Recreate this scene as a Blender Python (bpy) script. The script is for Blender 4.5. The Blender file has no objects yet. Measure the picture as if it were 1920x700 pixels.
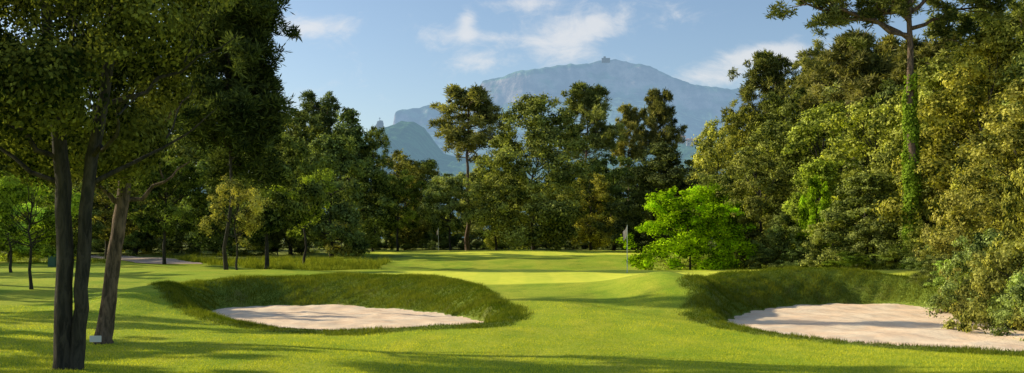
import bpy, math, random
import numpy as np
from mathutils import Vector
rng=np.random.default_rng(7); random.seed(7)
D=bpy.data; C=bpy.context; scene=C.scene
F=1844.0; CAMH=2.2
def bx(b,d): return (b-960.0)/F*d          # bearing -> metres sideways at distance d
def hz(e,d): return CAMH+(440.0-e)/F*d      # elevation reading -> height in metres at distance d
def sst(a,b,x):
    t=np.clip((x-a)/(b-a),0,1); return t*t*(3-2*t)
def link(o): scene.collection.objects.link(o); return o
# ------------------------------------------------------------------ mesh helpers
def mesh_np(name,V,Fq,smooth=False,attrs=None,mats=()):
    V=np.asarray(V,dtype=np.float32); Fq=np.asarray(Fq,dtype=np.int32)
    m=D.meshes.new(name); k=Fq.shape[1]
    m.vertices.add(len(V)); m.vertices.foreach_set("co",V.ravel())
    m.loops.add(Fq.size); m.loops.foreach_set("vertex_index",Fq.ravel())
    m.polygons.add(len(Fq)); m.polygons.foreach_set("loop_start",np.arange(0,Fq.size,k,dtype=np.int32))
    m.update(calc_edges=True)
    if smooth: m.polygons.foreach_set("use_smooth",np.ones(len(Fq),dtype=bool))
    for an,av in (attrs or {}).items():
        av=np.asarray(av,dtype=np.float32)
        if av.ndim==1:
            a=m.attributes.new(an,'FLOAT','POINT'); a.data.foreach_set("value",av)
        else:
            a=m.attributes.new(an,'FLOAT_COLOR','POINT'); a.data.foreach_set("color",av.ravel())
    for mt in mats: m.materials.append(mt)
    return m
def join(parts):
    Vs=[];Fs=[];n=0
    for v,f in parts:
        Vs.append(v);Fs.append(f+n);n+=len(v)
    return np.concatenate(Vs),np.concatenate(Fs)
def tube(pts,rads,sides=8,wob=0.0):
    pts=np.asarray(pts,float); n=len(pts)
    tan=np.gradient(pts,axis=0); tan/=np.linalg.norm(tan,axis=1)[:,None]+1e-9
    mt=tan.mean(0); ref=np.array([1.,0.1,0]) if abs(mt[0])<0.8*np.linalg.norm(mt) else np.array([0,0.2,1.])
    n1=np.cross(tan,ref); n1/=np.linalg.norm(n1,axis=1)[:,None]; n2=np.cross(tan,n1)
    a=np.linspace(0,2*np.pi,sides,endpoint=False)
    r=np.asarray(rads)[:,None]*(1+wob*rng.normal(size=(n,sides)))
    V=pts[:,None,:]+r[...,None]*(np.cos(a)[None,:,None]*n1[:,None,:]+np.sin(a)[None,:,None]*n2[:,None,:])
    i=np.arange(n-1)[:,None]*sides; j=np.arange(sides)[None,:]; j2=(j+1)%sides
    Fq=np.stack([i+j,i+j2,i+sides+j2,i+sides+j],-1).reshape(-1,4)
    return V.reshape(-1,3),Fq
def curve(a,b,n=6,sag=0.0,wob=0.05):
    a=np.array(a,float);b=np.array(b,float);t=np.linspace(0,1,n)[:,None]
    L=np.linalg.norm(b-a); p=a+(b-a)*t+np.array([0,0,1.])*(np.sin(t*np.pi)*sag*L)
    w=rng.normal(size=(n,3))*wob*L; w[0]=0;w[-1]=0
    return p+w*0.5
# ------------------------------------------------------------------ materials
def newmat(name):
    m=D.materials.new(name); m.use_nodes=True; nt=m.node_tree
    for n in list(nt.nodes): nt.nodes.remove(n)
    return m,nt
class NB:
    def __init__(s,nt): s.nt=nt
    def n(s,t,**kw):
        x=s.nt.nodes.new(t)
        for k,v in kw.items(): setattr(x,k,v)
        return x
    def l(s,a,b): s.nt.links.new(a,b)
    def val(s,inp,v):
        if isinstance(v,(int,float,tuple,list)): inp.default_value=v
        else: s.l(v,inp)
    def math(s,op,a,b=0.0,c=None,clamp=False):
        x=s.n('ShaderNodeMath',operation=op,use_clamp=clamp); s.val(x.inputs[0],a); s.val(x.inputs[1],b)
        if c is not None: s.val(x.inputs[2],c)
        return x.outputs[0]
    def mix(s,f,a,b,bt='MIX'):
        x=s.n('ShaderNodeMix',data_type='RGBA',blend_type=bt); s.val(x.inputs[0],f); s.val(x.inputs[6],a); s.val(x.inputs[7],b)
        return x.outputs[2]
    def noise(s,vec,scale,detail=4,rough=0.55,dist=0.0):
        x=s.n('ShaderNodeTexNoise'); x.inputs['Scale'].default_value=scale; x.inputs['Detail'].default_value=detail
        x.inputs['Roughness'].default_value=rough; x.inputs['Distortion'].default_value=dist
        if vec is not None: s.l(vec,x.inputs['Vector'])
        return x.outputs['Fac']
    def ramp(s,f,lo,hi):
        x=s.n('ShaderNodeMapRange',interpolation_type='SMOOTHSTEP'); s.val(x.inputs[0],f); x.inputs[1].default_value=lo; x.inputs[2].default_value=hi
        return x.outputs[0]
    def coord(s,w='Object'): return s.n('ShaderNodeTexCoord').outputs[w]
    def attr(s,name): return s.n('ShaderNodeAttribute',attribute_name=name)
    def scalev(s,vec,sc):
        x=s.n('ShaderNodeMapping'); s.l(vec,x.inputs[0]); x.inputs['Scale'].default_value=sc; return x.outputs[0]
    def out(s,sh): o=s.n('ShaderNodeOutputMaterial'); s.l(sh,o.inputs[0])
    def bsdf(s,col,rough=0.8,spec=0.2,bump=None,bs=0.3,bd=0.02):
        p=s.n('ShaderNodeBsdfPrincipled'); s.val(p.inputs['Base Color'],col); s.val(p.inputs['Roughness'],rough); p.inputs['Specular IOR Level'].default_value=spec
        if bump is not None:
            b=s.n('ShaderNodeBump'); b.inputs['Strength'].default_value=bs; b.inputs['Distance'].default_value=bd; s.l(bump,b.inputs['Height']); s.l(b.outputs[0],p.inputs['Normal'])
        return p.outputs[0]
def c4(r,g,b): return (r,g,b,1)

def leaf_mat(name,dark,light,trans=0.35):
    m,nt=newmat(name); b=NB(nt)
    t=b.attr('tint').outputs['Fac']
    col=b.mix(t,dark,light)
    oi=b.n('ShaderNodeObjectInfo')
    col=b.mix(1.0,col,oi.outputs['Color'],'MULTIPLY')
    df=b.n('ShaderNodeBsdfDiffuse'); b.l(col,df.inputs[0])
    tr=b.n('ShaderNodeBsdfTranslucent'); tc=b.mix(1.0,col,c4(1.25,1.27,0.5),'MULTIPLY'); b.l(tc,tr.inputs[0])
    ms=b.n('ShaderNodeMixShader'); ms.inputs[0].default_value=trans; b.l(df.outputs[0],ms.inputs[1]); b.l(tr.outputs[0],ms.inputs[2]); b.out(ms.outputs[0])
    return m
M_LEAF=leaf_mat('oak_leaves',c4(0.030,0.050,0.014),c4(0.74,0.75,0.20),0.36)
M_PINE=leaf_mat('pine_needles',c4(0.045,0.066,0.022),c4(0.50,0.50,0.17),0.33)
M_BLADE=leaf_mat('grass_blades',c4(0.22,0.32,0.02),c4(0.76,0.75,0.09),0.45)
def bark_mat(name,a,bb):
    m,nt=newmat(name); b=NB(nt); co=b.coord()
    n1=b.noise(b.scalev(co,(14,14,3)),1.0,6,0.65,0.6); n2=b.noise(co,2.0,3)
    col=b.mix(b.ramp(n1,0.35,0.65),a,bb); col=b.mix(b.math('MULTIPLY',n2,0.5),col,c4(0.09,0.09,0.07))
    b.out(b.bsdf(col,0.9,0.1,n1,1.0,0.05)); return m
M_BARKD=bark_mat('dark_bark',c4(0.012,0.010,0.008),c4(0.075,0.06,0.045))
M_BARKB=bark_mat('brown_bark',c4(0.05,0.033,0.022),c4(0.27,0.18,0.12))
M_BARKP=bark_mat('pine_bark',c4(0.08,0.05,0.035),c4(0.34,0.22,0.15))

# ------------------------------------------------------------------ terrain
def smooth_poly(P,k=6):
    P=np.array(P,float);n=len(P);o=[]
    for i in range(n):
        p0,p1,p2,p3=P[i-1],P[i],P[(i+1)%n],P[(i+2)%n]
        for t in np.linspace(0,1,k,endpoint=False):
            o.append(0.5*((2*p1)+(-p0+p2)*t+(2*p0-5*p1+4*p2-p3)*t*t+(-p0+3*p1-3*p2+p3)*t**3))
    return np.array(o)
def sdf(x,y,poly):
    """positive outside"""
    x=np.asarray(x,float);y=np.asarray(y,float)
    d=np.full(x.shape,1e9); ins=np.zeros(x.shape,bool); n=len(poly)
    for i in range(n):
        ax,ay=poly[i]; cx,cy=poly[(i+1)%n]
        ex,ey=cx-ax,cy-ay
        t=np.clip(((x-ax)*ex+(y-ay)*ey)/(ex*ex+ey*ey+1e-12),0,1)
        d=np.minimum(d,np.hypot(x-ax-t*ex,y-ay-t*ey))
        c=((ay>y)!=(cy>y))&(x<(cx-ax)*(y-ay)/((cy-ay)+1e-12)+ax)
        ins^=c
    return np.where(ins,-d,d)
BK=[dict(poly=smooth_poly([(-9.6,34.0),(-6.8,35.0),(-4.5,33.6),(-2.2,30.4),(-0.75,26.4),(-1.0,23.5),(-3.2,22.9),(-5.2,23.7),(-7.3,26.0),(-9.4,29.8)]),
         y0=23.0,y1=34.8,zf=-0.08,zb=-0.30,wf=0.5,wb=3.6,nar=0.62),
    dict(poly=smooth_poly([(5.7,26.4),(7.2,30.4),(9.2,33.8),(11.5,35.2),(13.6,34.8),(14.4,31),(13.7,26),(12.2,21.0),(10.5,18.9),(8.5,18.9),(6.8,20.4),(5.7,23.4)]),
         y0=18.9,y1=35.2,zf=-0.05,zb=-0.27,wf=0.5,wb=2.2,nar=0.45),
    dict(poly=smooth_poly([(-10.6,70.5),(-9.6,71.2),(-8.4,70.4),(-8.6,68.8),(-9.6,68.2),(-10.5,69)]),y0=68,y1=71.5,zf=0.30,zb=0.22,wf=0.8,wb=1.6,nar=0.3)]
def sandz(b,x,y):
    t=np.clip((y-b['y0'])/(b['y1']-b['y0']),0,1)
    return b['zf']+(b['zb']-b['zf'])*sst(0,0.9,t)+0.015*np.sin(x*3.1+y*1.7)+0.02*np.sin(x*1.3-y*2.1)
def base_h(x,y):
    z=0.54*sst(23.5,37.5,y)
    xc=sst(-22,-8,x)*(1-sst(20,30,x))
    z=z-0.50*np.exp(-((y-56)/6.0)**2)*xc
    z=z+0.30*np.exp(-((y-82)/9.0)**2-((x-2)/16.0)**2)
    z=z+0.32*np.exp(-((y-63)/3.5)**2-((x-11)/6.0)**2)
    z=z+0.42*np.exp(-((x+10.9)/1.4)**2-((y-29.5)/3.0)**2)
    z=z+0.18*np.exp(-((x-1.5)/2.4)**2-((y-31)/4.0)**2)
    z=z+0.62*np.exp(-((x-5.0)/1.6)**2-((y-31.0)/4.2)**2)
    z=z+0.30*np.exp(-((x-10.5)/5.0)**2-((y-38)/3.0)**2)
    z=z+0.06*np.sin(x*0.45+1.3)*np.sin(y*0.33)+0.03*np.sin(x*1.1+y*0.7)
    z=z+0.35*sst(14.5,19,x)*(1-sst(50,70,y))*sst(14,22,y)
    return z
def height(x,y,want=False):
    x=np.asarray(x,float);y=np.asarray(y,float)
    z=base_h(x,y); face=np.zeros_like(z); inside=np.zeros_like(z)
    for b in BK:
        P=b['poly']; cx0=(P[:,0].min()+P[:,0].max())/2; hx=(P[:,0].max()-P[:,0].min())/2
        near=(np.abs(x-cx0)<14)&(np.abs(y-P[:,1].mean())<16)
        if not near.any(): continue
        xx=x[near];yy=y[near]
        s=sdf(xx,yy,P)+0.06*np.sin(xx*4.2+yy*2.9)+0.05*np.sin(xx*9.1-yy*7.3)
        cy=(b['y0']+b['y1'])/2;hy=(b['y1']-b['y0'])/2
        w=b['wf']+(b['wb']-b['wf'])*sst(-0.6,0.8,(yy-cy)/hy)
        w=np.maximum(0.5,w*(1-b['nar']*sst(0.45,1.15,np.abs(xx-cx0)/hx)))
        t=np.clip(s/w,0,1); k=1-(1-t)**2.2
        sz=sandz(b,xx,yy)
        zz=z[near]
        rim=0.06*np.exp(-((s-w)/(0.35*w))**2)
        nz=sz+(zz-sz)*k+rim
        nz=np.where(s<0.0,sz-0.25*sst(0,0.5,-s)-0.01,nz)
        z[near]=nz
        e=s+0.15*np.sin(xx*1.9+yy*1.1)+0.06*np.sin(xx*5.3-yy*3.1)
        face[near]=np.maximum(face[near],1-sst(0.0,0.4,e-w-0.25))
        inside[near]=np.maximum(inside[near],(s<0.02)*1.0)
    if want: return z,face,inside
    return z
def H1(x,y): return float(height(np.array([x]),np.array([y]))[0])
def grow(start,end,step,g):
    o=[start]
    while o[-1]<end: step*=g; o.append(o[-1]+step)
    return o[1:]
ys=np.array([-300,-150,-70,-30,-10,0,5,8,10,11,12]+list(np.arange(12.5,60,0.18))+grow(60,9000,0.22,1.05))
gx=grow(20,6000,0.22,1.06)
xs=np.array([-v for v in gx[::-1]]+list(np.arange(-20,20.01,0.18))+gx)
X,Y=np.meshgrid(xs,ys)
Z,FACE,INS=height(X.ravel(),Y.ravel(),True)
def green_mask(x,y):
    g1=1-sst(0.93,1.0,np.sqrt(((x-4.0)/12.5)**2+((y-41.0)/7.5)**2)+0.04*np.sin(np.arctan2(y-40,x-4)*5))
    g2=1-sst(0.9,1.02,np.sqrt(((x-1.0)/13)**2+((y-82)/11.0)**2))
    return np.maximum(g1,g2)
xf,yf=X.ravel(),Y.ravel()
GR=green_mask(xf,yf)*(1-FACE)
woods=np.maximum.reduce([sst(14.6,17,xf), sst(98,106,yf), sst(0,7,-(xf+9+0.02*yf))*sst(60,66,yf), sst(0,4,xf-(12+ (yf-30)*0.12))*sst(40,50,yf)])
col=np.stack([GR,FACE,woods,np.ones_like(GR)],-1)
nx,ny=len(xs),len(ys)
ii=(np.arange(ny-1)[:,None]*nx+np.arange(nx-1)[None,:]).ravel()
Fq=np.stack([ii,ii+1,ii+nx+1,ii+nx],-1)
m,nt=newmat('turf'); b=NB(nt); co=b.coord()
sep=b.n('ShaderNodeSeparateColor'); b.l(b.attr('zone').outputs['Color'],sep.inputs[0])
nL=b.noise(co,0.35,4,0.6); nM=b.noise(co,2.2,5,0.65); nS=b.noise(co,22,4,0.75); nXS=b.noise(b.scalev(co,(90,55,90)),1.0,2,0.7); nP=b.noise(b.scalev(co,(0.9,0.5,0.9)),1.0,5,0.7,0.4)
fair=b.mix(b.ramp(nM,0.3,0.7),c4(0.46,0.55,0.035),c4(0.70,0.68,0.055))
fair=b.mix(b.ramp(nL,0.35,0.65),fair,c4(0.86,0.74,0.08),'MIX')
fair=b.mix(b.math('MULTIPLY',b.ramp(nP,0.46,0.66),0.6),fair,c4(0.30,0.43,0.03))
fair=b.mix(b.ramp(nS,0.35,0.7),b.mix(1.0,fair,c4(0.52,0.64,0.5),'MULTIPLY'),fair)
fair=b.mix(b.ramp(nXS,0.35,0.7),b.mix(1.0,fair,c4(0.58,0.68,0.55),'MULTIPLY'),fair)
wv=b.n('ShaderNodeTexWave'); b.l(b.scalev(co,(1,0.35,1)),wv.inputs['Vector']); wv.inputs['Scale'].default_value=0.16; wv.inputs['Distortion'].default_value=0.6
fair=b.mix(b.math('MULTIPLY',b.ramp(wv.outputs['Fac'],0.35,0.65),0.2),fair,c4(0.32,0.46,0.03))
grn=b.mix(b.ramp(nM,0.25,0.75),c4(0.70,0.72,0.06),c4(0.84,0.81,0.085)); grn=b.mix(b.math('MULTIPLY',b.ramp(wv.outputs['Fac'],0.35,0.65),0.2),grn,c4(0.44,0.58,0.05))
grn=b.mix(b.math('MULTIPLY',b.ramp(nP,0.45,0.7),0.35),grn,c4(0.42,0.55,0.04))
rough=b.mix(b.ramp(nS,0.35,0.65),c4(0.08,0.13,0.018),c4(0.27,0.32,0.04)); rough=b.mix(b.math('MULTIPLY',b.ramp(nP,0.5,0.7),0.6),rough,c4(0.20,0.16,0.06))
flo=b.mix(b.ramp(nM,0.35,0.65),c4(0.12,0.14,0.03),c4(0.30,0.35,0.05)); flo=b.mix(b.ramp(nS,0.5,0.7),flo,c4(0.26,0.19,0.11))
cc=b.mix(sep.outputs[0],fair,grn); cc=b.mix(sep.outputs[1],cc,rough); cc=b.mix(sep.outputs[2],cc,flo)
hgt=b.math('ADD',b.math('MULTIPLY',nS,0.7),b.math('MULTIPLY',nXS,0.5))
b.out(b.bsdf(cc,0.85,0.08,hgt,0.4,0.03)); M_TURF=m
g=link(D.objects.new('ground',mesh_np('ground',np.stack([xf,yf,Z],-1),Fq,True,{'zone':col},[M_TURF])))
g['kind']='structure'; g['label']='undulating mown golf course turf with raised green'; g['category']='ground'
# sand
m,nt=newmat('bunker_sand'); b=NB(nt); co=b.coord()
n1=b.noise(co,1.2,4); n2=b.noise(co,9,5,0.7); n3=b.noise(b.scalev(co,(60,40,60)),1.0,3,0.7)
col_=b.mix(b.ramp(n1,0.3,0.7),c4(0.94,0.66,0.42),c4(0.98,0.77,0.53)); col_=b.mix(b.ramp(n2,0.5,0.9),col_,c4(0.70,0.46,0.30)); col_=b.mix(b.ramp(n3,0.64,0.76),col_,c4(0.45,0.30,0.19))
b.out(b.bsdf(col_,0.95,0.05,b.math('ADD',b.math('ADD',n2,b.math('MULTIPLY',n1,2.0)),b.math('MULTIPLY',n3,0.4)),0.45,0.05)); M_SAND=m
SL=['pale pinkish sand bunker below curved grassy bank','deep pale sand bunker with steep grass lip beside shrubs','small reddish sand bunker beside the far green']
for k,bb in enumerate(BK):
    P=bb['poly']; st=0.12
    gx_=np.arange(P[:,0].min()-0.5,P[:,0].max()+0.5,st); gy_=np.arange(P[:,1].min()-0.5,P[:,1].max()+0.5,st)
    XX,YY=np.meshgrid(gx_,gy_); x1,y1=XX.ravel(),YY.ravel(); s=sdf(x1,y1,P)
    zz=sandz(bb,x1,y1)
    rip=np.sin(x1*9+2.5*np.sin(y1*1.6)+y1*3)*0.008+rng.normal(size=x1.shape)*0.006
    ne=len(gx_); ix=(np.arange(len(gy_)-1)[:,None]*ne+np.arange(ne-1)[None,:]).ravel()
    Fs=np.stack([ix,ix+1,ix+ne+1,ix+ne],-1); keep=(s[Fs]<0.16).all(1)
    Fs=Fs[keep]; u,inv=np.unique(Fs,return_inverse=True)
    o=link(D.objects.new('sand_bunker',mesh_np('sand_bunker',np.stack([x1,y1,zz+rip*(s<0)],-1)[u],inv.reshape(-1,4),True,None,[M_SAND])))
    o['kind']='structure'; o['label']=SL[k]; o['category']='sand bunker'
# path
m,nt=newmat('gravel_path'); b=NB(nt); co=b.coord(); n1=b.noise(co,3,5,0.7)
b.out(b.bsdf(b.mix(n1,c4(0.42,0.31,0.22),c4(0.66,0.52,0.40)),0.95,0.05,n1,0.3,0.02)); M_PATH=m
pc=curve([-19.5,56.5,0],[-40,84,0],26,0,0.0); pc[:,0]+=2.0*np.sin(np.linspace(0,3.1,26)); w=1.6
V=[];
for i,p in enumerate(pc):
    for j in range(7):
        q=(j-3)/3*w*(1+0.1*np.sin(i*1.3+j)); xx=p[0]+q; yy=p[1]+q*0.35; V.append((xx,yy,0))
V=np.array(V); V[:,2]=height(V[:,0],V[:,1])+0.03
ix=(np.arange(25)[:,None]*7+np.arange(6)[None,:]).ravel()
o=link(D.objects.new('path',mesh_np('path',V,np.stack([ix,ix+1,ix+8,ix+7],-1),True,None,[M_PATH]))); o['kind']='structure'; o['label']='pale gravel path winding into the trees'; o['category']='path'

# ------------------------------------------------------------------ foliage
def leaves(pos,nrm,L,Wr,tint,along=None):
    n=len(pos); nrm=nrm/(np.linalg.norm(nrm,axis=1)[:,None]+1e-9)
    if along is None:
        a=rng.normal(size=(n,3)); a-=nrm*(a*nrm).sum(1)[:,None]
    else: a=along
    a/=np.linalg.norm(a,axis=1)[:,None]+1e-9
    bvec=np.cross(nrm,a); bvec/=np.linalg.norm(bvec,axis=1)[:,None]+1e-9
    L=L[:,None]; w=L*Wr
    V=np.stack([pos-a*L/2,pos+bvec*w/2+a*L*0.05,pos+a*L/2,pos-bvec*w/2+a*L*0.05],1).reshape(-1,3)
    Fq=np.arange(4*n).reshape(-1,4); return V,Fq,np.repeat(tint,4)
def puff_leaves(puffs,rad,nper,leaf,flat=0.75,subs=12,pine=False,center=None,tb=None):
    P=[];N=[];T=[];A=[]
    if center is None: center=puffs.mean(0)
    for i,(c,r) in enumerate(zip(puffs,rad)):
        ns=max(4,int(subs*(0.6+0.8*rng.random())))
        out=(c-center); out/=np.linalg.norm(out)+1e-6
        d=rng.normal(size=(ns,3))+out*0.5+np.array([0,0,0.25]); d/=np.linalg.norm(d,axis=1)[:,None]
        sc=c+d*r*(0.55+0.5*rng.random((ns,1)))*np.array([1,1,flat])
        n=int(nper*(r/rad.mean())**1.6)
        k=rng.integers(0,ns,n); off=rng.normal(size=(n,3))*r*0.24*np.array([1,1,flat])
        P.append(sc[k]+off); N.append(d[k]*0.9+off/(r*0.24)*0.35+rng.normal(size=(n,3))*0.45+np.array([0,0,0.2]))
        tp=rng.normal()*0.14+(0 if tb is None else tb[i]); ts=rng.normal(size=ns)*0.14
        T.append(np.clip(0.34+tp+ts[k]+rng.normal(size=n)*0.20,0,1))
        A.append(off+np.array([0,0,0.1*r])+rng.normal(size=(n,3))*0.1*r)
    P=np.concatenate(P);N=np.concatenate(N);T=np.concatenate(T);A=np.concatenate(A)
    L=leaf*(0.7+0.6*rng.random(len(P)))
    if pine:
        A/=np.linalg.norm(A,axis=1)[:,None]+1e-9
        N=np.cross(A,rng.normal(size=A.shape)); return leaves(P,N,L,0.2,T,A)
    return leaves(P,N,L,0.6,T)
def broad(seed,H=10.,W=8.,cb=1.5,npuff=70,nper=430,leaf=0.19,pr=0.95,shape='round',tr=0.16,bark=None,stem=True,lean=0.0,subs=12):
    global rng
    rng=np.random.default_rng(seed)
    t=rng.random(npuff)**0.9; ph=rng.random(npuff)*2*np.pi
    if shape=='round': prof=np.sin(np.pi*(0.10+0.80*t))**0.65
    elif shape=='cone': prof=(1-t)**0.75*np.minimum(1,0.55+t*2.0)+0.08
    else: prof=np.sqrt(np.clip(1-t**2.2,0,1))+0.05
    a=rng.random(4)*6
    prof=prof*(1+0.22*np.sin(2*ph+a[0]+3*t)+0.18*np.sin(3*ph+a[1]-4*t))
    rr=(W/2-pr*0.7)*prof*np.sqrt(0.12+0.88*rng.random(npuff))
    z=cb+pr*0.5+(H-cb-pr)*t+rng.normal(size=npuff)*0.25
    c=np.stack([rr*np.cos(ph)+lean*z,rr*np.sin(ph),z],-1)
    rad=pr*(0.55+0.75*rng.random(npuff))*(1-0.3*t)
    tb=0.10*(t-0.5)
    V,Fq,T=puff_leaves(c,rad,nper,leaf,0.75,subs,False,np.array([lean*H*0.5,0,cb+(H-cb)*0.35]),tb)
    cm=mesh_np('crown',V,Fq,False,{'tint':T},[M_LEAF])
    tm=None
    if stem:
        top=H*0.8; tp=curve([0,0,-0.3],[lean*top,0,top],9,0,0.03)
        parts=[tube(tp,np.linspace(tr,tr*0.25,9)*np.array([1.35,1.05]+[1]*7),9,0.04)]
        for i in rng.permutation(npuff)[:min(npuff,24)]:
            zz=max(cb*0.75,min(c[i,2]*0.72,top*0.9)); f=np.clip((zz+0.3)/(top+0.3),0,1)*8; k=int(min(f,7)); s0=tp[k]+(tp[k+1]-tp[k])*(f-k)
            parts.append(tube(curve(s0,c[i],6,-0.06,0.05),np.linspace(tr*0.36,tr*0.06,6),5))
        tm=mesh_np('trunk',*join(parts),True,None,[bark or M_BARKD])
    return cm,tm,V
def pine(seed,H=18.,W=7.,cb=9.,npuff=52,nper=420,leaf=0.42,pr=0.95,tr=0.22,conic=0.3,bend=0.4,extra=None,flat=0.5,ltr=0.25,subs=10,bark=None):
    global rng
    rng=np.random.default_rng(seed)
    tp=curve([0,0,-0.3],[bend,0.2*bend,H*0.96],12,0,0.012)
    parts=[tube(tp,np.linspace(tr,tr*0.22,12)*np.array([1.3]+[1]*11),10,0.03)]
    C_=[];R_=[]
    nl=int(npuff/2.4)
    for i in range(nl):
        t=(i+0.9*rng.random())/nl; z=cb+(H-cb)*t*0.97; ph=i*2.4+rng.normal()*0.7
        ln=(W/2)*(np.sin(np.pi*(0.22+0.68*t))**0.8*(1-conic*t)+0.05)*(0.45+0.65*rng.random())
        f=np.clip((z+0.3)/(H*0.96+0.3),0,1)*11; k=int(min(f,10)); s0=tp[k]+(tp[k+1]-tp[k])*(f-k)
        e=s0+np.array([np.cos(ph)*ln,np.sin(ph)*ln,ln*(0.32+0.25*rng.normal())])
        cv=curve(s0,e,6,-0.05,0.06); parts.append(tube(cv,np.linspace(tr*ltr,tr*0.06,6),5))
        for q in range(rng.integers(2,5)):
            u=0.5+0.55*rng.random(); cc=s0+(e-s0)*u+rng.normal(size=3)*np.array([0.5,0.5,0.4])*pr*1.2; cc[2]+=0.2
            C_.append(cc); R_.append(pr*(0.45+0.7*rng.random()))
    for (dx,dy,z0,z1) in (extra or []):
        f=np.clip((z0+0.3)/(H*0.96+0.3),0,1)*11; k=int(min(f,10)); s0=tp[k]+(tp[k+1]-tp[k])*(f-k)
        e=np.array([s0[0]+dx,s0[1]+dy,z1]); cv=curve(s0,e,9,0.03,0.05); parts.append(tube(cv,np.linspace(tr*0.4,tr*0.07,9),6))
        for u in np.linspace(0.35,1.0,10):
            cc=s0+(e-s0)*u+rng.normal(size=3)*np.array([0.45,0.7,0.35]); cc[2]+=0.15
            parts.append(tube(curve(cv[int(u*7)],cc,4,0,0.05),np.linspace(tr*0.12,tr*0.04,4),4))
            C_.append(cc); R_.append(pr*(0.5+0.4*rng.random()))
    C_=np.array(C_);R_=np.array(R_)
    V,Fq,T=puff_leaves(C_,R_,nper,leaf,flat,subs,True,np.array([0,0,cb]))
    return mesh_np('crown',V,Fq,False,{'tint':T},[M_PINE]),mesh_np('trunk',*join(parts),True,None,[bark or M_BARKP]),V
def dims(V):
    return np.percentile(V[:,2],99.8),(np.percentile(V[:,0],98.5)-np.percentile(V[:,0],1.5)+np.percentile(V[:,1],98.5)-np.percentile(V[:,1],1.5))/2
LIB={}
for i,(sd,H,W,cb,sh,npf) in enumerate([(11,10,8,0.8,'round',110),(12,10,7,0.4,'dome',105),(13,12,7.5,0.6,'cone',115),(14,9,8.5,2.3,'round',90),(15,11,7,0.8,'round',110)]):
    LIB['broad%d'%i]=broad(sd,H,W,cb,npf,250,0.20,0.80,sh)
LIB['big']=broad(16,13,9,0.4,210,300,0.20,0.95,'dome',0.14)
LIB['small']=broad(21,6,4.6,2.0,34,380,0.12,0.62,'round',0.09)
LIB['bush0']=broad(31,3.6,4.2,-0.2,60,300,0.11,0.5,'dome',0.05)
LIB['bush1']=broad(32,2.6,4.2,-0.2,46,330,0.10,0.46,'dome',0.05)
LIB['lime']=broad(33,4.6,5.2,-0.1,95,300,0.12,0.55,'dome',0.05)
for i,(sd,H,W,cb,cn) in enumerate([(41,18,8,9.5,0.3),(42,18,8.5,9.0,0.15),(43,18,7.5,10,0.4)]):
    LIB['pine%d'%i]=pine(sd,H,W,cb,100,230,0.42,0.72,0.22,cn,0.4,None,0.9)
for k in list(LIB): LIB[k]=LIB[k]+(dims(LIB[k][2]),)
def empty(name,x,y,z,label,cat,group=None):
    e=link(D.objects.new(name,None)); e.location=(x,y,z); e.empty_display_size=0.5
    e['label']=label; e['category']=cat
    if group: e['group']=group
    return e
def child(p,name,mesh,color=None,label=None):
    o=link(D.objects.new(name,mesh)); o.parent=p
    if color: o.color=(*color,1)
    if label: o['label']=label
    return o
R2=random.Random(3)
def plant(kind,b_,d,etop,wpx,col=(1,1,1),label=None,rot=None):
    cm,tm,V,(h0,w0)=LIB[kind]
    x=bx(b_,d); z=H1(x,d)
    Hh=hz(etop,d)-z; Ww=wpx/F*d
    if kind.startswith('pine'): nm,cat,grp='pine_tree','pine tree','tall pines above the wood'
    elif kind.startswith('bush') or kind=='lime': nm,cat,grp='bush','bush','shrubs along the edge of the wood'
    else: nm,cat,grp='oak_tree','tree','evergreen oaks around the fairway'
    lab=label or {'pine_tree':'tall umbrella pine with bare trunk above the wood','bush':'leafy green shrub at the edge of the grass','oak_tree':'dense evergreen oak at the edge of the fairway'}[nm]
    e=empty(nm,x,d,z-0.05,lab,cat,grp)
    e.scale=(Ww/w0,Ww/w0,Hh/h0); e.rotation_euler=(0,0,R2.random()*6.28 if rot is None else rot)
    j=R2.uniform(0.75,1.22); col=(col[0]*j*R2.uniform(0.88,1.08),col[1]*j,col[2]*j*R2.uniform(0.8,1.15))
    child(e,'crown',cm,col)
    child(e,'trunk',tm)
    return e
DK=(0.54,0.62,0.64); MD=(0.95,0.98,1); OL=(1.15,1.08,0.9); LG=(1.0,1.2,0.8); LIME=(0.85,1.22,0.12); WM=(1.34,1.24,0.9); YG=(1.15,1.3,0.7)
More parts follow.
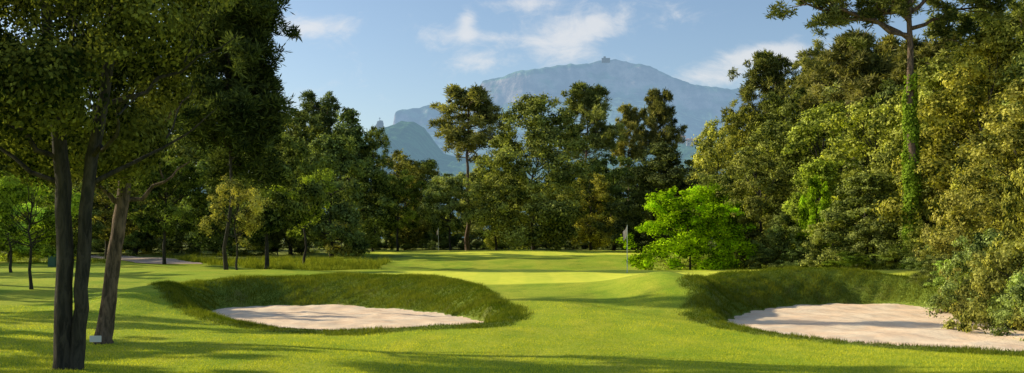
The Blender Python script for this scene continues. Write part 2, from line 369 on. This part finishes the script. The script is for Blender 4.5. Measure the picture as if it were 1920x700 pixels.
T=[ # centre line of trees
('pine1',600,122,172,105,DK),('broad2',655,86,205,125,MD),('broad0',545,78,205,140,DK),('broad4',700,88,238,80,DK),
('broad1',620,72,255,150,DK),('broad0',760,108,285,120,OL),('broad3',745,97,322,110,LG),('pine2',878,100,163,120,OL),
('broad3',843,96,325,105,MD),('broad1',790,118,300,120,OL),('big',1000,86,180,185,MD),('broad4',930,98,290,90,OL),
('broad1',905,112,318,110,MD),('pine0',1095,112,158,115,MD),('pine2',1178,116,198,60,OL),('pine0',1236,110,168,80,OL),
('big',1240,82,270,165,DK),('broad4',1150,96,290,120,DK),('broad0',1108,92,325,100,OL),('broad3',1075,110,300,120,MD),
('broad0',1345,90,225,110,WM),('broad4',1400,82,205,120,OL),('broad0',1300,102,290,110,DK),('broad1',1200,118,310,120,DK),
('pine0',1435,100,100,120,OL),('pine1',1560,96,78,150,OL),('pine2',1510,104,115,100,OL),('pine0',1650,90,70,150,WM),
# right wood
('broad0',1425,54,285,160,OL),('big',1455,64,228,170,MD),('broad1',1535,51,300,150,YG),('broad4',1545,62,195,190,OL),
('broad0',1640,54,190,200,WM),('broad1',1625,47,325,170,MD),('big',1755,50,125,220,OL),('broad3',1700,56,150,180,DK),
('big',1860,42,60,270,WM),('broad4',1800,45,170,180,OL),('big',1935,31,150,250,OL),('broad1',1770,43,300,180,MD),
('pine1',1830,62,10,200,OL),('pine0',1610,70,60,170,OL),('pine2',1745,66,60,170,OL),('pine1',1910,52,-10,170,WM),
('broad0',1990,38,60,260,MD),('broad4',1490,80,170,160,DK),('broad1',1600,78,150,190,MD),('broad3',1345,66,320,120,DK),
# left wood
('broad3',500,56,236,185,DK),('broad3',308,56,285,150,DK),('small',570,60,300,115,LG),('small',445,47,330,95,OL),
('broad0',430,72,240,150,DK),('broad1',370,80,250,150,MD),('broad4',250,82,250,170,DK),('broad2',160,84,240,170,DK),('broad0',60,80,250,180,MD),
('broad1',-30,76,230,200,DK),('broad3',200,66,330,150,OL),('broad4',120,62,340,120,MD),('broad0',20,58,320,150,LG),('small',60,33,310,150,YG),
('small',22,44,360,120,LG),('broad0',480,100,190,190,DK),('broad1',330,105,180,220,DK),('broad4',150,105,170,220,DK),('broad2',0,100,180,220,MD),
]
for (k,b_,d,e,w,c) in T: plant(k,b_,d,e,w,c)
for i,b_ in enumerate(range(-60,2060,90)):
    k=['broad0','broad1','broad4','broad3'][i%4]
    et=318 if 700<b_<1350 else 240
    plant(k,b_+R2.uniform(-15,15),R2.uniform(126,140),et+R2.uniform(-8,25),R2.uniform(110,150),DK if i%2 else MD)
plant('lime',1292,50,350,190,LIME,'bright lime green broadleaf shrub at the edge of the fairway')
plant('bush0',1345,55,345,120,LIME,'bright lime green broadleaf shrub at the edge of the fairway')
plant('bush0',1530,49,330,90,(0.85,1.2,0.2),'bright green young shrub among darker oaks')
for (b_,d,et,w,c) in [(1400,52,420,110,DK),(1470,50,400,120,MD),(1560,47,410,130,OL),(1650,45,400,120,MD),(1590,44,470,90,YG),(1720,42,430,110,OL),(1690,44,455,110,LG),
   (1790,36,420,130,OL),(1850,28,430,170,MD),(1905,24,450,200,OL),(1800,33,480,110,LG),(1960,21,470,180,MD),(1860,34,330,150,WM),(1930,27,300,170,WM),
   (1755,39,455,110,MD),(1745,42,380,110,OL),(1825,30,500,100,DK),(1845,26,510,110,OL),(1800,40,330,130,OL),(1890,24,540,90,MD),(1775,34.5,475,100,MD),(1745,37.5,478,90,DK),(1795,31,500,80,OL),
   (1440,48,470,80,DK),(1500,47,462,90,DK)]:
    plant('bush0' if R2.random()<0.6 else 'bush1',b_,d,et,w,c)
for i,b_ in enumerate(range(690,1240,34)): plant('bush1',b_,R2.uniform(104,110),432+R2.uniform(-6,6),58,DK,'low dark clipped shrub behind the far green')
for i,b_ in enumerate(range(-20,700,60)): plant('bush1' if i%2 else 'bush0',b_,R2.uniform(72,88),425+R2.uniform(-15,12),95,[DK,MD,OL][i%3])
# off to the side: trees whose shadows rake across the turf
for (k,x,y,h,w) in [('broad3',-19.5,22.5,8,3.6),('broad0',-21.5,28.0,8.5,2.8),('broad3',-23.5,33.5,9,3.4),('pine1',-20.5,35.0,23,1.8),('broad3',-31,44,9,5),('broad3',-38,56,10,6),('broad0',-17.5,18.6,7.5,2.6)]:
    cm,tm,V,(h0,w0)=LIB[k]; pn=k.startswith('pine')
    e=empty('pine_tree' if pn else 'oak_tree',x,y,H1(x,y)-0.05,'tall umbrella pine with bare trunk above the wood' if pn else 'dense evergreen oak at the edge of the fairway','pine tree' if pn else 'tree','tall pines above the wood' if pn else 'evergreen oaks around the fairway')
    e.scale=(w/w0,w/w0,h/h0); child(e,'crown',cm,MD); tk=child(e,'trunk',tm)
    if pn: tk.scale=(3.2,3.2,1)

# ------------------------------------------------------------------ near trees
x0,y0=-7.1,15.7; z0=H1(x0,y0)
cm,_,V=broad(101,9.5,8.0,3.0,150,640,0.085,0.66,'round',stem=False,subs=18)
e=empty('oak_tree',x0,y0,z0,'twin stemmed dark evergreen oak with full crown on mown grass','tree','evergreen oaks around the fairway')
cr=child(e,'crown',cm,(0.50,0.52,0.42)); cr.location=(-1.1,-1.0,0); cr.scale=(1,0.7,1)
rng=np.random.default_rng(6)
def stem(pts,rads,name,par,mat,limbs,tr):
    pts=np.array(pts,float); t=np.linspace(0,len(pts)-1,22); pi=np.stack([np.interp(t,np.arange(len(pts)),pts[:,k]) for k in range(3)],-1)
    pi[1:-1,:2]+=rng.normal(size=(20,2))*0.012
    ri=np.interp(t,np.arange(len(pts)),rads)
    parts=[tube(pi,ri,14,0.025)]
    for (k,dx,dy,dz) in limbs:
        parts.append(tube(curve(pi[k],pi[k]+np.array([dx,dy,dz]),8,-0.05,0.05),np.linspace(tr,tr*0.15,8),7))
        q=pi[k]+np.array([dx,dy,dz])*0.6
        parts.append(tube(curve(q,q+np.array([dx*0.2+rng.normal()*0.3,rng.normal()*0.5,dz*0.6+0.2]),6,0,0.05),np.linspace(tr*0.4,tr*0.1,6),5))
    return child(par,name,mesh_np('trunk',*join(parts),True,None,[mat]))
stem([(-0.07,0,-0.3),(-0.07,0,0.15),(-0.05,0,1.5),(-0.08,0.05,3.2),(-0.3,0,5),(-0.5,0,8)],[0.22,0.15,0.125,0.12,0.09,0.03],'trunk',e,M_BARKD,
     [(12,-2.0,0.5,1.2),(13,-1.5,-1.0,1.3),(14,0.9,-1.5,1.5),(15,-2.2,0.7,1.6),(16,1.4,0.4,1.6)],0.05)
stem([(0.13,0.02,-0.3),(0.13,0.02,0.12),(0.22,0.0,1.4),(0.36,0.03,3.2),(0.7,0,5),(1.0,0,8)],[0.17,0.12,0.105,0.10,0.075,0.03],'trunk',e,M_BARKD,
     [(12,1.9,0.5,1.3),(13,1.2,-1.2,1.0),(14,-0.9,1.5,1.5),(15,2.0,0.5,1.2),(16,-1.0,0.4,1.6)],0.045)
x0,y0=bx(197,20.3),20.3; z0=H1(x0,y0)
e=empty('oak_tree',x0,y0,z0,'leaning oak with rough brown trunk and white tag at its foot','tree','evergreen oaks around the fairway')
cm,_,V=broad(102,9.5,6.2,3.2,130,600,0.095,0.62,'round',stem=False,subs=18)
cr=child(e,'crown',cm,(0.48,0.50,0.40)); cr.location=(0.1,-1.6,0); cr.scale=(0.9,0.55,1)
stem([(-0.05,0,-0.3),(-0.03,0,0.15),(0.12,0,1.2),(0.30,0,2.4),(0.42,0,3.5),(0.7,0.1,5.2),(1.0,0,8)],[0.26,0.17,0.145,0.135,0.12,0.08,0.03],'trunk',e,M_BARKB,
     [(12,1.3,0.3,0.9),(12,-0.9,-0.4,0.9),(14,-1.6,0.5,1.3),(15,1.3,0.2,1.2),(16,1.0,-1.0,1.4)],0.06)
def simple_mat(name,c,r=0.5,spec=0.4,sc=30,var=0.12):
    m,nt=newmat(name); b=NB(nt); n=b.noise(b.coord(),sc,3)
    b.out(b.bsdf(b.mix(b.math('MULTIPLY',n,var*2),c,tuple([v*0.6 for v in c[:3]]+[1])),r,spec)); return m
M_WHITE=simple_mat('white_paint',c4(0.8,0.79,0.76)); M_RED=simple_mat('red_paint',c4(0.6,0.05,0.03)); M_GBOX=simple_mat('green_paint',c4(0.04,0.12,0.08)); M_DARK=simple_mat('dark_metal',c4(0.04,0.04,0.04))
M_FLAG=simple_mat('flag_cloth',c4(0.85,0.66,0.62),0.8,0.1)
import bmesh
def boxm(name,dims_,loc=(0,0,0),bev=0.0,mat=None):
    bm=bmesh.new(); bmesh.ops.create_cube(bm,size=1); bmesh.ops.scale(bm,vec=dims_,verts=bm.verts)
    if bev: bmesh.ops.bevel(bm,geom=bm.edges[:],offset=bev,segments=2,affect='EDGES')
    bmesh.ops.translate(bm,vec=loc,verts=bm.verts)
    m=D.meshes.new(name); bm.to_mesh(m); bm.free()
    if mat: m.materials.append(mat)
    return m
xt,yt=x0-0.02,y0-0.42; e=empty('tree_tag',xt,yt,H1(xt,yt),'small white identification plate on short stake at tree foot','sign')
child(e,'plate',boxm('plate',(0.24,0.012,0.13),(0,0,0.13),0.004,M_WHITE,)); child(e,'stake',boxm('stake',(0.03,0.02,0.2),(0,0.018,0.02),0.003,M_DARK))

# dense dark pine
x0,y0=bx(425,50),50; e=empty('pine_tree',x0,y0,H1(x0,y0)-0.05,'dense dark green pine beside the oaks','pine tree','tall pines above the wood')
cm,tm,V=pine(61,15.5,5.6,5.2,190,440,0.34,0.8,0.10,0.2,0.2,None,0.9,0.3,14,M_BARKD)
child(e,'crown',cm,(0.40,0.48,0.42)); child(e,'trunk',tm)
# tall ivy-clad pine
x0,y0=bx(1712,42),42; e=empty('pine_tree',x0,y0,H1(x0,y0)-0.05,'tall pine with ivy covered trunk and long spreading branches','pine tree','tall pines above the wood')
cm,tm,V=pine(63,15.5,9.5,11.3,90,400,0.26,0.56,0.24,0.2,-0.25,[(-5.8,-0.5,10.0,11.6),(-4.2,0.8,9.8,11.9),(-3.2,-0.8,10.6,12.6),(3.6,0.3,10.3,11.4),(-2.0,0.6,11,11.2),(4.6,-0.6,11.0,12.6)],0.75,0.2,10)
child(e,'crown',cm,(0.95,0.97,0.85)); child(e,'trunk',tm)
rng=np.random.default_rng(64)
n=15000; zz=rng.random(n)**1.1*8.3; ph=rng.random(n)*6.28; lump=np.sin(zz*2.6+ph)+0.7*np.sin(zz*5.3-2*ph)
r=0.22+np.abs(rng.normal(size=n))*0.07*(1.3-zz/10)+0.10*np.clip(lump,0,1.4)*(1-zz/11)
k=rng.random(n)<np.clip(0.9+0.3*lump-0.35*(zz/8.3)**3*2,0.05,1); zz,ph,r=zz[k],ph[k],r[k]; n=len(zz)
cen=-0.25*zz/15
P=np.stack([cen+r*np.cos(ph),r*np.sin(ph),zz],-1); N=np.stack([np.cos(ph),np.sin(ph),0.3+0*ph],-1)+rng.normal(size=(n,3))*0.4
V,Fq,T_=leaves(P,N,0.08+0.06*rng.random(n),0.8,np.clip(0.42+0.2*rng.normal(size=n),0,1))
child(e,'ivy',mesh_np('ivy',V,Fq,False,{'tint':T_},[M_LEAF]),(0.65,0.9,0.3))

# ------------------------------------------------------------------ grass
def blades(n,x,y,h,w,tint,lean=0.5):
    z=height(x,y); a=rng.random(n)*6.28; c,s=np.cos(a)*w/2,np.sin(a)*w/2
    lx=rng.normal(size=n)*lean*h; ly=rng.normal(size=n)*lean*h
    V=np.stack([np.stack([x-c,y-s,z-0.005],-1),np.stack([x+c,y+s,z-0.005],-1),np.stack([x+lx,y+ly,z+h],-1)],1).reshape(-1,3)
    return V,np.arange(3*n).reshape(-1,3),np.repeat(tint,3)
rng=np.random.default_rng(77)
def add_grass(name,V,Fq,T_,label,col):
    o=link(D.objects.new(name,mesh_np(name,V,Fq,False,{'tint':T_},[M_BLADE]))); o['kind']='stuff'; o['label']=label; o['category']='grass'; o.color=(*col,1)
n=240000; y=13.5+15*rng.random(n)**1.4; x=(rng.random(n)-0.5)*1.12*y
_,f,ins=height(x,y,True); k=(ins<0.5)&(f<0.6); x,y=x[k],y[k]; n=len(x)
pat=0.5*np.sin(x*0.8+y*0.5)+0.4*np.sin(x*2.7-y*1.9)+0.4*np.sin(x*5.1+y*3.7+2*np.sin(y))
tt=np.clip(0.46+0.26*rng.normal(size=n)+0.22*pat,0,1)
add_grass('mown_grass',*blades(n,x,y,(0.016+0.024*rng.random(n))*(1+0.35*np.clip(pat,-1,1)),0.008+0.005*rng.random(n),tt,0.6),'short mown grass of the fairway',(1.12,1.04,1))
xs_=[];ys_=[]
for bb,cnt in ((BK[0],110000),(BK[1],110000)):
    P=bb['poly']; x=rng.uniform(P[:,0].min()-4,P[:,0].max()+4,cnt*3); y=rng.uniform(P[:,1].min()-1.5,P[:,1].max()+4,cnt*3)
    _,f,ins=height(x,y,True); k=(ins<0.5)&(rng.random(len(x))<f); xs_.append(x[k][:cnt]); ys_.append(y[k][:cnt])
x=np.concatenate(xs_);y=np.concatenate(ys_);n=len(x)
cl_=np.sin(x*2.1+np.sin(y*1.3))*np.sin(y*1.7+x*0.6)+0.5*np.sin(x*6.1+2*np.sin(y*4))
front=np.where(y<24.5,0.6,1.0)
add_grass('rough_grass',*blades(n,x,y,front*(0.05+0.07*rng.random(n))*(1+0.5*np.clip(cl_,-.6,1)),0.012+0.006*rng.random(n),np.clip(0.32+0.24*rng.normal(size=n)+0.26*cl_,0,1),0.5),'longer rough grass on the bunker banks',(0.36,0.38,0.42))
def tufts(nt,per,xr,yr,hh,cond=None):
    cx=rng.uniform(*xr,nt);cy=rng.uniform(*yr,nt)
    if cond is not None: k=cond(cx,cy); cx,cy=cx[k],cy[k]
    x=np.repeat(cx,per)+rng.normal(size=len(cx)*per)*0.13; y=np.repeat(cy,per)+rng.normal(size=len(cx)*per)*0.13
    h=np.repeat(rng.uniform(0.5,1.1,len(cx)),per)*hh*(0.5+0.6*rng.random(len(x))); return x,y,h
A=[tufts(900,30,(-22,-8),(52,64),0.45,lambda x,y:(y>55+ (x+9)*-0.15)&(np.abs(x+19-(y-56)*-0.6)>2.0)),
   tufts(500,30,(13,18),(17,37),0.3,lambda x,y:(sdf(x,y,BK[1]['poly'])>1.3)&(x>14.3)),
   tufts(500,30,(13,24),(43,52),0.35,lambda x,y:(x>9.5+(y-34)*0.6)),
   tufts(350,26,(7,16),(48,62),0.3,lambda x,y:(x>7.5+(60-y)*0.25)),
   tufts(500,24,(-45,-20),(55,80),0.4,lambda x,y:(np.abs(x+19-(y-56)*-0.62)>3.5))]
x=np.concatenate([a[0] for a in A]);y=np.concatenate([a[1] for a in A]);h=np.concatenate([a[2] for a in A]);n=len(x)
add_grass('wild_grass',*blades(n,x,y,h,0.02+0.012*rng.random(n),np.clip(0.45+0.25*rng.normal(size=n),0,1),0.35),'tall unmown grass tufts at the wood edge',(0.50,0.50,0.6))

# ------------------------------------------------------------------ flags and small things
def cyl(name,r0,r1,z0_,z1_,mat,sides=12):
    v,f=tube([[0,0,z0_],[0,0,(z0_+z1_)/2],[0,0,z1_]],[r0,(r0+r1)/2,r1],sides)
    return mesh_np(name,v,f,True,None,[mat])
def flag(x,y,hgt,label,droop,w):
    e=empty('golf_flag',x,y,H1(x,y),label,'golf flag','flags on the greens')
    child(e,'pole',cyl('pole',0.018,0.015,-0.1,hgt,M_WHITE)); child(e,'hole_cup',cyl('hole_cup',0.054,0.054,-0.1,0.006,M_DARK,20))
    nu,nv=14,10; V=[]
    for i in range(nu):
        for j in range(nv):
            u=i/(nu-1);v=j/(nv-1); sx=w*u*(1-droop*0.55*v*0.3); V.append((-0.015-sx, 0.05*math.sin(u*9+v*2)*u, hgt-0.02-v*0.42-u*droop*0.30-0.03*math.sin(u*5)))
    ix=(np.arange(nu-1)[:,None]*nv+np.arange(nv-1)[None,:]).ravel()
    child(e,'flag',mesh_np('flag',V,np.stack([ix,ix+1,ix+nv+1,ix+nv],-1),True,None,[M_FLAG]))
    v,f=tube([[0,0,hgt],[0,0,hgt+0.02],[0,0,hgt+0.035]],[0.011,0.02,0.004],10); child(e,'finial',mesh_np('finial',v,f,True,None,[M_WHITE]))
flag(bx(1176,44),44,2.12,'white flagstick with drooping pale pink flag on raised green',1.0,0.18)
flag(bx(822,92),92,2.12,'white flagstick with drooping pale flag on far green',1.0,0.16)
x,y=bx(1667,46),46; e=empty('marker_stake',x,y,H1(x,y)-0.05,'short red marker stake in rough grass','stake')
child(e,'post',boxm('post',(0.07,0.07,0.75),(0,0,0.3),0.01,M_RED)); child(e,'cap',boxm('cap',(0.08,0.08,0.05),(0,0,0.70),0.012,M_WHITE))
x,y=bx(100,50),50; e=empty('utility_cabinet',x,y,H1(x,y)-0.03,'dark green utility cabinet on grass near trees','cabinet')
child(e,'body',boxm('body',(0.42,0.34,0.75),(0,0,0.4),0.015,M_GBOX)); child(e,'lid',boxm('lid',(0.47,0.39,0.05),(0,0,0.803),0.015,M_GBOX)); child(e,'door',boxm('door',(0.34,0.02,0.6),(0,-0.183,0.4),0.006,M_GBOX))

# ------------------------------------------------------------------ hills and mountain
def fbm(x,y,seed,oct=5,f0=1.0):
    r=np.random.default_rng(seed); o=np.zeros_like(x); a=1.0;f=f0
    for i in range(oct):
        for j in range(3):
            th=r.random()*6.28; p=r.random()*6.28; o+=a/3*np.sin((x*np.cos(th)+y*np.sin(th))*f*(0.8+0.4*r.random())+p+1.3*np.sin((x*np.sin(th)-y*np.cos(th))*f*0.7+p*2))
        a*=0.55;f*=2.05
    return o
def hill(name,prof,d0,front,back,mat,label,nxy,rug,cliff,seed):
    pb=np.array([p[0] for p in prof],float); pe=np.array([p[1] for p in prof],float)
    xa,xb=bx(pb[0],d0),bx(pb[-1],d0); xs=np.linspace(xa,xb,nxy[0]); v=np.linspace(-1,1,nxy[1]); v=np.sign(v)*np.abs(v)**1.5
    XX,VV=np.meshgrid(xs,v); ridge=np.interp(XX/d0*F+960,pb,hz(pe,d0))
    ridge=ridge+0.35*rug*fbm(XX,0*XX,seed+9,4,2*np.pi/(front*0.06))
    yy=np.where(VV<0,d0+VV*front,d0+VV*back)
    t=np.abs(VV); 
    n=fbm(XX,yy,seed,5,2*np.pi/(front*0.40))
    if cliff:
        tt=np.clip(t+0.02*n,0,1); k=np.where(tt<0.015,1-0.9*tt,np.where(tt<0.06,0.99-5.0*(tt-0.015),0.765*(1-(tt-0.06)/0.94)**1.25))
        lip=np.where(VV>0,1-t**1.5,k); z=ridge*lip+2.4*rug*n*np.clip(t*5,0,1)*np.clip((1-t)*4,0,1)
    else:
        z=ridge*(1-t)**1.15+rug*n*np.clip(t*4,0.05,1)*np.clip((1-t)*4,0,1)
    z=z+rug*0.10*rng.normal(size=z.shape)*(np.clip(t*6,0.15,1))
    z=np.where(t>0.99,-20,z)
    ne=nxy[0]; ix=(np.arange(nxy[1]-1)[:,None]*ne+np.arange(ne-1)[None,:]).ravel()
    o=link(D.objects.new(name,mesh_np(name,np.stack([XX.ravel(),yy.ravel(),z.ravel()],-1),np.stack([ix,ix+1,ix+ne+1,ix+ne],-1),True,None,[mat])))
    o['kind']='structure'; o['label']=label; o['category']=name; return o
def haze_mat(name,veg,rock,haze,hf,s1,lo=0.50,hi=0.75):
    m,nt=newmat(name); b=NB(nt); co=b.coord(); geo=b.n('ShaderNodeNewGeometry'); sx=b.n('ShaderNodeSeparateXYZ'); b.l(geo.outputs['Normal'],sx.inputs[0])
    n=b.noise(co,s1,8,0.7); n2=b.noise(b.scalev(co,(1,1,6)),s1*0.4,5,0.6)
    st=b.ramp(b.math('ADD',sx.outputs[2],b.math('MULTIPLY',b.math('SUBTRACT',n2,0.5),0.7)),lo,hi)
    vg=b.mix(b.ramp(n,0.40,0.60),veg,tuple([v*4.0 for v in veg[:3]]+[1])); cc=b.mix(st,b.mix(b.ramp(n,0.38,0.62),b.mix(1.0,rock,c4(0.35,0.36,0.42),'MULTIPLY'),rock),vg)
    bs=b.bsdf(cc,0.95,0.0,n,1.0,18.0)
    em=b.n('ShaderNodeEmission'); em.inputs[0].default_value=haze  # aerial haze painted in as constant bluish emission, the surface itself does not glow
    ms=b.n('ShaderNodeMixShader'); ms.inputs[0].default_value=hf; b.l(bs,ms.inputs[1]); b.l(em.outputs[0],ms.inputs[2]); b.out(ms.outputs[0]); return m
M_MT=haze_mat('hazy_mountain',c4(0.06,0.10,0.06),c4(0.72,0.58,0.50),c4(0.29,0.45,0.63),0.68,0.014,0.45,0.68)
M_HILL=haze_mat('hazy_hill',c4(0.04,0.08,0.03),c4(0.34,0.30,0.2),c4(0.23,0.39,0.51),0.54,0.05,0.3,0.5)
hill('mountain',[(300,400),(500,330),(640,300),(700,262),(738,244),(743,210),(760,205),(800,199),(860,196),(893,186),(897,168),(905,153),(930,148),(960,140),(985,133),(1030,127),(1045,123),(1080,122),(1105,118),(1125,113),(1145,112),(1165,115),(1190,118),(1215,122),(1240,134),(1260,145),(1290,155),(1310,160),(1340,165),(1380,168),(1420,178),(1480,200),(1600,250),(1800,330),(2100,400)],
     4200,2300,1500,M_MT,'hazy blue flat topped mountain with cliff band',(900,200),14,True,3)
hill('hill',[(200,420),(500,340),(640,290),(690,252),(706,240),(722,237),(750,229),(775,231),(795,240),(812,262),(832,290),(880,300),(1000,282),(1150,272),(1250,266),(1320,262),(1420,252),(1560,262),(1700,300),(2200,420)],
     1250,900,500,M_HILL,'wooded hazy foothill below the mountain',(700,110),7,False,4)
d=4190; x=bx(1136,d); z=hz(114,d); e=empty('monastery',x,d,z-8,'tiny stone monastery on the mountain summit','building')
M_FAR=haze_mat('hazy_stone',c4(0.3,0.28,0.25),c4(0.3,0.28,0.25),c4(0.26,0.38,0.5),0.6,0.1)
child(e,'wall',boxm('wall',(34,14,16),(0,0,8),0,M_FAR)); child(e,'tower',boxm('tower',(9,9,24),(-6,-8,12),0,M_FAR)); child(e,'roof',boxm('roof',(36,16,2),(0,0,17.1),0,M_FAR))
d=1245; x=bx(712,d); z=hz(240,d); e=empty('rock_pinnacle',x,d,z-4,'rocky pinnacle topped by small cross on the hill','rock')
v,f=tube([[0,0,0],[0.3,0,4],[0,0,7],[0.5,0,10],[0.2,0,12.5],[0,0,13.5]],[7,5.6,5.2,4.6,3.6,0.6],11,0.12); child(e,'rock',mesh_np('rock',v,f,False,None,[M_FAR]))
child(e,'cross',mesh_np('cross',*join([tube([[0,0,13],[0,0,15],[0,0,17.5]],[0.3,0.3,0.3],6),tube([[-1.3,0,16],[0,0.01,16],[1.3,0,16]],[0.3,0.3,0.3],6)]),False,None,[M_FAR]))
def house(x,y,z,w,dp,h,label):
    e=empty('house',x,y,z,label,'house','houses on the wooded hillside')
    child(e,'wall',boxm('wall',(w,dp,h),(0,0,h/2),0,M_WHFAR))
    bm=bmesh.new(); w2,d2=w/2+0.6,dp/2+0.6
    vs=[bm.verts.new(c) for c in [(-w2,-d2,h+.01),(w2,-d2,h+.01),(w2,d2,h+.01),(-w2,d2,h+.01),(-w2,0,h+2.6),(w2,0,h+2.6)]]
    for q in [(0,1,5,4),(2,3,4,5),(0,4,3),(1,2,5),(3,2,1,0)]: bm.faces.new([vs[i] for i in q])
    mm=D.meshes.new('roof'); bm.to_mesh(mm); bm.free(); mm.materials.append(M_RF); child(e,'roof',mm)
    for i in range(3):
        for j in range(2): child(e,'window',boxm('window',(1.2,0.12,1.4),(-w/2+w*(i+0.5)/3,-dp/2-0.05,1.8+j*3),0,M_WIN))
M_WHFAR=haze_mat('far_plaster',c4(0.3,0.3,0.3),c4(0.7,0.68,0.64),c4(0.35,0.48,0.6),0.4,0.1); M_RF=haze_mat('far_roof',c4(0.3,0.16,0.1),c4(0.3,0.16,0.1),c4(0.3,0.42,0.55),0.4,0.1); M_WIN=haze_mat('far_window',c4(0.03,0.04,0.05),c4(0.03,0.04,0.05),c4(0.2,0.3,0.4),0.4,0.1)  # plaster, roof and window colours carry the same painted distance haze
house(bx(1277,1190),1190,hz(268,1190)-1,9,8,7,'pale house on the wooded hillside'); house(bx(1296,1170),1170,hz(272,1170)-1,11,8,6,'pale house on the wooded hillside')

# ------------------------------------------------------------------ light, sky, camera
EL=math.radians(26); AZ=math.radians(-73)   # clockwise from +Y
sun=D.lights.new('sun','SUN'); sun.energy=5.0; sun.angle=math.radians(0.55); sun.color=(1.0,0.91,0.69)
so=link(D.objects.new('sun',sun)); to=Vector((math.sin(AZ)*math.cos(EL),math.cos(AZ)*math.cos(EL),math.sin(EL)))
so.rotation_euler=(-to).to_track_quat('-Z','Y').to_euler(); so.location=(-40,20,40)
w=D.worlds.new('World'); scene.world=w; w.use_nodes=True; nt=w.node_tree
for n in list(nt.nodes): nt.nodes.remove(n)
b=NB(nt)
sky=b.n('ShaderNodeTexSky',sky_type='NISHITA',sun_disc=False,sun_elevation=EL,sun_rotation=AZ); sky.air_density=1.0; sky.dust_density=1.2; sky.ozone_density=2.0; sky.altitude=200
tc=b.coord('Generated'); sp=b.n('ShaderNodeSeparateXYZ'); b.l(tc,sp.inputs[0])
yy=b.math('MAXIMUM',sp.outputs[1],0.05); u=b.math('DIVIDE',sp.outputs[0],yy); v=b.math('DIVIDE',sp.outputs[2],yy)
cv=b.n('ShaderNodeCombineXYZ'); b.l(u,cv.inputs[0]); b.l(v,cv.inputs[1])
nz=b.noise(b.scalev(cv.outputs[0],(11,20,1)),1.0,9,0.65,0.8)
nz2=b.noise(b.scalev(cv.outputs[0],(34,60,1)),1.0,7,0.65,0.6)
acc=None
for (cx,cy,sx,sy,am) in [(1060,90,60,42,0.44),(1110,45,60,20,0.34),(930,72,90,10,0.26),(885,112,45,18,0.42),(1350,135,60,24,0.44),(1420,108,60,16,0.42),(570,50,75,22,0.42),(875,45,14,24,0.36),(800,55,50,14,0.18),(540,190,60,30,0.24),(1240,30,80,14,0.18),(980,5,70,12,0.32),(1490,100,60,26,0.40),(1180,8,40,10,0.24)]:
    a=b.math('DIVIDE',b.math('SUBTRACT',u,(cx-960)/F),sx/F); c=b.math('DIVIDE',b.math('SUBTRACT',v,(440-cy)/F),sy/F)
    g_=b.math('MULTIPLY',b.math('EXPONENT',b.math('MULTIPLY',b.math('ADD',b.math('MULTIPLY',a,a),b.math('MULTIPLY',c,c)),-0.6)),am)
    acc=g_ if acc is None else b.math('ADD',acc,g_)
nn=b.math('ADD',b.math('MULTIPLY',nz,0.6),b.math('MULTIPLY',nz2,0.4))
cl=b.ramp(b.math('ADD',b.math('MULTIPLY',nn,1.4),acc),0.78,1.25)
cl=b.math('MULTIPLY',cl,0.68)
skc=b.mix(cl,sky.outputs[0],c4(5.9,5.8,5.7))
bg=b.n('ShaderNodeBackground'); b.l(skc,bg.inputs[0]); bg.inputs[1].default_value=0.15
o=b.n('ShaderNodeOutputWorld'); b.l(bg.outputs[0],o.inputs[0])
cam=D.cameras.new('camera'); co_=link(D.objects.new('camera',cam)); co_.location=(0,0,CAMH); co_.rotation_euler=(math.radians(90),0,0)
cam.sensor_width=36; cam.lens=36*F/1920; cam.shift_y=90/1920; cam.clip_end=20000; cam.clip_start=0.1
scene.camera=co_
scene.view_settings.view_transform='Standard'; scene.view_settings.look='None'; scene.view_settings.exposure=0
